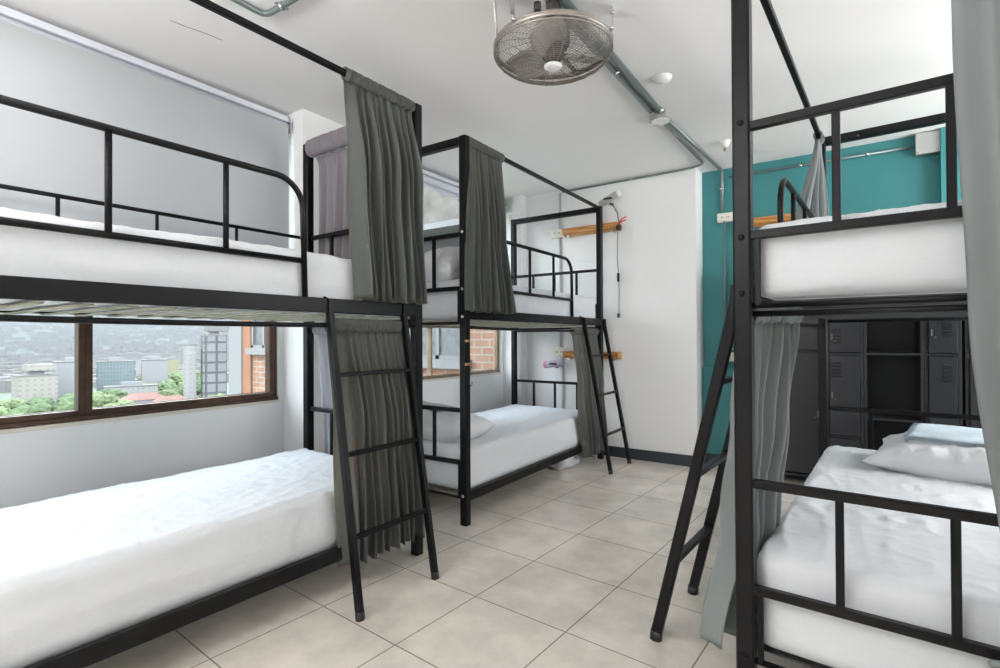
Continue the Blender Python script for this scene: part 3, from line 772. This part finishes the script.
# ------------------------------------------------------------------ lockers
def locker(x0, x1, y0, y1, zt, doors, label, open_=False, vents='left', hside=1):
    """doors: list of (z0, z1, kind)"""
    t = thing('locker', label, 'locker', ((x0 + x1) / 2, (y0 + y1) / 2, 0), group='dark lockers behind the right bunk')
    cx, cy = (x0 + x1) / 2, (y0 + y1) / 2; a, b_ = x0 - cx, x1 - cx; f, r = y0 - cy, y1 - cy; s = .018
    b = MB(); b.box(a, a + s, f, r, .06, zt).box(b_ - s, b_, f, r, .06, zt).box(a, b_, r - .01, r, .06, zt).box(a, b_, f, r, zt - s, zt).box(a, b_, f, r, .06, .06 + s)
    for x in (a, b_ - .03):
        for y in (f, r - .03): b.box(x, x + .03, y, y + .03, 0.001, .06)
    for z0, z1, k in doors: b.box(a + s, b_ - s, f + .002, r, z1 - .008, z1 + .008)
    b.build('body', 'locker', t, bevel=.0015)
    for z0, z1, k in doors:
        if k == 'open': continue
        d = MB().box(a + s + .003, b_ - s - .003, f - .008, f + .008, z0 + .012, z1 - .012).build('door', 'locker', t, bevel=.002)
        wd = b_ - a
        vx0, vx1 = (a + .16 * wd, a + .42 * wd) if vents == 'left' else (a + .5 * wd, a + .75 * wd)
        if k in ('vent', 'both'):
            for base in ([z1 - .17] + ([z0 + .06] if k == 'both' else [])):
                for q in range(5):
                    z = base + q * .024
                    MB().add([(vx0, f - .008, z), (vx1, f - .008, z), (vx1, f - .008, z + .012), (vx0, f - .008, z + .012), (vx0 + .004, f - .020, z + .002), (vx1 - .004, f - .020, z + .002)],
                             [(0, 1, 5, 4), (4, 5, 2, 3), (0, 4, 3), (1, 2, 5), (0, 3, 2, 1)]).build('louvre', 'locker', d)
        hx = b_ - s - .022 if hside else a + s + .018
        hzc = (z0 + z1) / 2
        MB().box(hx - .004, hx + .004, f - .022, f - .006, hzc - .022, hzc + .022).build('handle', 'darkzinc', d, bevel=.002)
        MB().tube([(hx + (-.02 if hside else .02), f - .012, hzc - .03), (hx + (-.02 if hside else .02), f - .006, hzc - .03)], .005, 10).build('lock', 'darkzinc', d)
    return t
locker(-.62, -.185, 4.60, TY - .064, 1.75, [(.08, 1.02, 'plain'), (1.02, 1.73, 'plain')], 'plain dark steel locker at the left end of the row, with a silver lock')
locker(-.165, .055, 4.43, 4.86, 1.8, [(.08, .42, 'vent'), (.42, 1.01, 'vent'), (1.01, 1.25, 'vent'), (1.25, 1.78, 'vent')], 'dark steel locker with vented doors, second from the left in the row', hside=0)
locker(.058, .385, 4.43, 4.86, 1.8, [(.08, .56, 'open'), (.56, 1.01, 'open'), (1.01, 1.78, 'open')], 'dark steel locker with open black compartments in the middle of the row')
locker(.388, .575, 4.43, 4.86, 1.8, [(.08, 1.01, 'vent'), (1.01, 1.30, 'vent'), (1.30, 1.78, 'vent')], 'dark steel locker with two shiny vented doors at the right end of the row', vents='right', hside=0)
locker(.60, .95, 4.50, 4.86, 1.8, [(.08, 1.0, 'plain'), (1.0, 1.78, 'plain')], 'plain dark steel locker partly hidden behind the right curtain')

# ------------------------------------------------------------------ outside: brick wing next to the window
bw = thing('brick_building', 'orange brick wing with white framed windows just outside the left windows', 'building', (-7, 5.6, -10))
T = Matrix.Translation((7, -5.6, 10)); BYo = 5.3
MB().box(-9.05, -3.45, BYo, 11, -44, 2.45).build('brick_wall', 'brick', bw, T=T)
MB().box(-9.32, -9.05, BYo - .04, 11, -44, 3.9).build('painted_edge', 'orange', bw, T=T)
MB().box(-9.75, -9.32, BYo - .06, 11, -44, 3.9).build('white_pier', 'outwhite', bw, T=T)
MB().box(-9.32, -3.45, BYo - .55, 11, 2.52, 4.6).build('concrete_upper_storey', 'concrete', bw, T=T)
MB().box(-9.32, -3.45, BYo - .60, 11, 2.45, 2.52).build('slab_edge', 'outwhite', bw, T=T)
MB().box(-6.2, -3.45, BYo - .03, BYo, 1.72, 2.45).build('white_upper_wall', 'outwhite', bw, T=T)
MB().box(-6.2, -3.45, BYo - .30, BYo, 2.02, 2.12).build('timber_band', 'concrete', bw, T=T)
def outwin(x0, x1, z0, z1, n):
    b = MB(); t = .05
    b.box(x0, x1, BYo - .05, BYo, z0, z0 + t).box(x0, x1, BYo - .05, BYo, z1 - t, z1).box(x0, x0 + t, BYo - .05, BYo, z0, z1).box(x1 - t, x1, BYo - .05, BYo, z0, z1)
    for k in range(1, n): xx = x0 + (x1 - x0) * k / n; b.box(xx - .03, xx + .03, BYo - .05, BYo, z0, z1)
    fr = b.build('window', 'outwhite', bw, T=T)
    MB().box(x0 + .02, x1 - .02, BYo - .015, BYo - .008, z0 + .02, z1 - .02).build('pane', 'outgrey', fr, T=T)
    MB().box(x0 - .08, x1 + .08, BYo - .12, BYo, z0 - .12, z0).build('window_ledge', 'outwhite', fr, T=T)
outwin(-9.0, -7.9, .98, 2.1, 3)
outwin(-5.5, -4.12, .86, 1.68, 3)

# ------------------------------------------------------------------ outside: the city below
GZ = -46
OUT = .20
def facade(name, wall, glass, sw, sh, frac, rot=(PI / 2, 0, 0)):
    wall = tuple(c * OUT for c in wall); glass = tuple((c * .5 + w_ * .5 / OUT) * OUT for c, w_ in zip(glass, wall))
    m = brick_like(name, glass, tuple(c * .85 for c in glass), wall, sw, sh, frac, offset=0, rot=(0, 0, 0), rough=.7, bumpd=.0, mottle=.05)
    # use (x+y, z) so that all four sides carry windows
    n = m.node_tree.nodes; L_ = m.node_tree.links
    br = [q for q in n if q.type == 'TEX_BRICK'][0]; tcn = [q for q in n if q.type == 'TEX_COORD'][0]
    s = n.new('ShaderNodeSeparateXYZ'); a = n.new('ShaderNodeMath'); a.operation = 'ADD'; c = n.new('ShaderNodeCombineXYZ')
    L_.new(tcn.outputs['Object'], s.inputs[0]); L_.new(s.outputs['X'], a.inputs[0]); L_.new(s.outputs['Y'], a.inputs[1])
    L_.new(a.outputs[0], c.inputs['X']); L_.new(s.outputs['Z'], c.inputs['Y']); L_.new(c.outputs[0], br.inputs['Vector'])
    return m
MT['f_white'] = facade('white_facade', (.80, .80, .80), (.55, .58, .60), 3, 3, 1.0)
MT['f_cream'] = facade('cream_facade', (.78, .75, .68), (.5, .5, .48), 3.5, 3, 1.05)
MT['f_blue'] = facade('blue_glass_facade', (.50, .60, .63), (.30, .43, .48), 2, 3, .25)
MT['f_grey'] = facade('grey_tower_facade', (.16, .18, .20), (.85, .88, .90), 6, 6.5, .7)
MT['f_yellow'] = facade('yellow_facade', (.78, .78, .50), (.5, .52, .4), 3, 3, .9)
MT['plainwhite'] = mat('plain_white_block', (0.137, 0.139, 0.148), .8)
MT['roofred'] = mat('red_tile_roof', (0.112, 0.060, 0.049), .9, var=(.2, .2, 4))
MT['roofgrey'] = mat('grey_flat_roof', (0.099, 0.099, 0.096), .9)
MT['leaf'] = mat('tree_leaf_green', (0.054, 0.081, 0.036), .9, var=(.35, .45, 5), bump=(.8, 1, .6))
MT['leaf2'] = mat('tree_leaf_bright', (0.083, 0.108, 0.049), .9, var=(.35, .4, 5), bump=(.8, 1, .6))
MT['trunk'] = mat('tree_bark', (.2, .15, .1), .9)
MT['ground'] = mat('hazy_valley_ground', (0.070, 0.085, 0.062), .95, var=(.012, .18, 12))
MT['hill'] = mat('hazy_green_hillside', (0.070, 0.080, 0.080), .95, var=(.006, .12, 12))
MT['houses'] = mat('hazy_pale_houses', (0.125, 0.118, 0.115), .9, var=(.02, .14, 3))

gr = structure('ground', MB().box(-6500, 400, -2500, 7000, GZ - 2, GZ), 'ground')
# hillside rising across the valley
hv = []; hf = []; NX_, NY_ = 40, 60
for i in range(NX_ + 1):
    for j in range(NY_ + 1):
        a = math.radians(-18 + 100 * j / NY_); d = 1500 + 4200 * i / NX_
        rise = (i / NX_) ** 1.15 * 420 + 40 * noise.noise(Vector((i * .22, j * .3, 0))) * (i / NX_)
        hv.append((-d * math.cos(a), d * math.sin(a), GZ - 1 + rise))
for i in range(NX_):
    for j in range(NY_):
        q = i * (NY_ + 1) + j; hf.append((q, q + 1, q + NY_ + 2, q + NY_ + 1))
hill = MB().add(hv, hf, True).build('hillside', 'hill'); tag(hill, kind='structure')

rnd = random.Random(5)
hb = MB()
for k in range(5200):
    a = math.radians(rnd.uniform(-6, 42)); d = 650 + 3600 * rnd.random() ** 1.1
    i = max(0, (d - 1500) / 4200); z = GZ + (i ** 1.15 * 420 if i > 0 else 0)
    s = rnd.uniform(5, 16) * (1 if d > 1500 else .8); h = rnd.uniform(4, 11); rz = rnd.uniform(0, PI)
    hb.box(-s, s, -s * .7, s * .7, -6, h, T=Matrix.Translation((-d * math.cos(a), d * math.sin(a), z)) @ Matrix.Rotation(rz, 4, 'Z'))
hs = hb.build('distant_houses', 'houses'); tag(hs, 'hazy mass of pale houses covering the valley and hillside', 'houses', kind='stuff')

hz = bpy.data.materials.new('valley_haze'); hz.use_nodes = True; n_ = hz.node_tree.nodes; n_.remove(n_['Principled BSDF'])
pv = n_.new('ShaderNodeVolumePrincipled'); pv.inputs['Color'].default_value = (.30, .315, .32, 1); pv.inputs['Density'].default_value = .0006
hz.node_tree.links.new(pv.outputs[0], n_['Material Output'].inputs['Volume'])
MT['haze'] = hz
tag(MB().box(-6300, -560, -2300, 6800, GZ + .5, 420).build('valley_haze', 'haze'), 'pale haze lying over the far valley and hillside', 'haze', kind='stuff')

def building(cx, cy, wx, wy, top, rz, m, label, name='building', extras=None, roof='roofgrey'):
    h = top - GZ
    t = thing(name, label, 'building', (cx, cy, GZ), rz)
    MB().box(-wx / 2, wx / 2, -wy / 2, wy / 2, 0, h).build('walls', m, t)
    MB().box(-wx / 2 - .3, wx / 2 + .3, -wy / 2 - .3, wy / 2 + .3, h, h + .7).build('roof_edge', roof, t)
    MB().box(-wx / 5, wx / 5, -wy / 5, wy / 5, h + .7, h + 3.2).build('roof_house', 'plainwhite', t)
    if extras: extras(t, h)
    return t
az = lambda x, y: math.atan2(y, x) + PI / 2      # face turned towards the room
def bfa(cx, cy, *a, **k): return building(cx, cy, *a[:3], az(-cx, -cy) + a[3], *a[4:], **k)
def cap(t, h): MB().box(-5, 9, -6, 6, h + 3.2, h + 7).build('roof_pavilion', 'f_cream', t)
bfa(-425, 106, 19, 14, -21, .25, 'f_cream', 'low cream building seen left of the window mullion', extras=cap)
bfa(-450, 131, 17, 15, -14, .1, 'plainwhite', 'plain white block just left of the window mullion')
bfa(-470, 165, 23, 12, -15.5, .05, 'f_blue', 'blue glass office building right of the window mullion')
bfa(-480, 149, 8, 14, -15, .05, 'plainwhite', 'narrow white block left of the blue glass office building')
bfa(-461, 188, 17, 14, -15, .05, 'plainwhite', 'wide white block right of the blue glass office building')
bfa(-415, 155, 30, 10, -31, .05, 'f_white', 'low white building in front of the blue glass office building')
def crown(t, h):
    MB().box(-5, 9, -6, 6, h + 3, h + 7).build('lattice_crown', 'roofgrey', t)
bfa(-345, 175.5, 13.5, 14, 3.5, .1, 'f_grey', 'tall grey gridded tower left of the white outer pier', name='tower_building', extras=crown)
bfa(-353, 164.5, 6.5, 9, -2.5, .1, 'f_white', 'slim pale tower stuck to the left of the grey tower', name='tower_building')
bfa(-650, 284, 14, 12, -21, 0, 'f_yellow', 'small yellow building among the trees near the grey tower')
bfa(-655, 262, 24, 14, -20, 0, 'f_white', 'small white apartment block left of the yellow building')
bfa(-400, 118, 22, 10, -37, 0, 'f_cream', 'long low dark topped building below the white block')
def hipped(cx, cy, wx, wy, top, rz, label):
    t = thing('house', label, 'house', (cx, cy, GZ), az(-cx, -cy) + rz); h = top - GZ
    MB().box(-wx / 2, wx / 2, -wy / 2, wy / 2, 0, h).build('walls', 'plainwhite', t)
    a, b = wx / 2 + .6, wy / 2 + .6
    MB().add([(-a, -b, h), (a, -b, h), (a, b, h), (-a, b, h), (-a * .5, 0, h + 3.5), (a * .5, 0, h + 3.5)], [(0, 1, 5, 4), (1, 2, 5), (2, 3, 4, 5), (3, 0, 4), (0, 3, 2, 1)]).build('roof', 'roofred', t)
hipped(-340, 133, 22, 12, -33, .2, 'red roofed house nearest below the window, left one')
hipped(-325, 141, 18, 12, -34.5, -.2, 'red roofed house nearest below the window, right one')

def tree_mesh(seed):
    bm = bmesh.new(); rn = random.Random(seed)
    for k in range(7):
        c = Vector((rn.uniform(-.55, .55), rn.uniform(-.55, .55), rn.uniform(-.2, .4))); r = rn.uniform(.42, .65)
        res = bmesh.ops.create_icosphere(bm, subdivisions=3, radius=r)
        for v in res['verts']:
            v.co = v.co * (1 + .35 * noise.noise(v.co * 5 + c * 3)) + c
    me = bpy.data.meshes.new('crown'); bm.to_mesh(me); bm.free()
    return me
tm = [tree_mesh(k) for k in range(4)]
trk = MB().tube([(0, 0, -1.3), (0, 0, 0)], .08, 6)
protos = []
for k, m_ in enumerate(('leaf', 'leaf2', 'leaf', 'leaf2')):
    tm[k].materials.append(MT[m_])
spots = []
blocks = [(o.location.x, o.location.y, max(c.dimensions.length for c in o.children) * 0 + r_) for o, r_ in [(o, 15) for o in S.objects if o.get('category') in ('building', 'house') and abs(o.location.x) > 50]]
def band(n, a0, a1, d0, d1):
    for k in range(n * 12):
        if n <= 0: return
        a = math.radians(rnd.uniform(a0, a1)); d = rnd.uniform(d0, d1); s = rnd.uniform(5, 8.5); x, y = -d * math.cos(a), d * math.sin(a)
        if any(math.hypot(x - q[0], y - q[1]) < (s + q[2]) * .95 for q in spots): continue
        if any(math.hypot(x - q[0], y - q[1]) < s + q[2] * .7 for q in blocks): continue
        spots.append((x, y, s)); n -= 1
band(24, 10, 21, 290, 400); band(12, 12, 24, 400, 450); band(16, 21.5, 26, 420, 620); band(10, 16, 27, 262, 310); band(5, 25, 28, 290, 325)
marks = [(o.location.x, o.location.y, o['label']) for o in S.objects if o.get('category') in ('building', 'house') and abs(o.location.x) > 50]
tproto = None
for k, (x, y, s) in enumerate(spots):
    near = min(marks, key=lambda q: math.hypot(x - q[0], y - q[1]))[2]
    for cut in (' nearest', ' seen ', ' just ', ' right of ', ' left of ', ' in front of ', ' stuck ', ' among ', ' below ', ' nearest below '): near = near.split(cut)[0]
    t = thing('tree', ('deep green leafy tree beside the ' if k % 2 == 0 else 'bright green leafy tree beside the ') + near, 'tree', (x, y, GZ + s * 1.25), rnd.uniform(0, 6), 'trees of the valley city')
    t.scale = (s, s, s)
    o = bpy.data.objects.new('crown', tm[k % 4]); COL.objects.link(o); o.parent = t
    if tproto is None: tproto = trk.build('trunk', 'trunk', t)
    else: c = tproto.copy(); COL.objects.link(c); c.parent = t
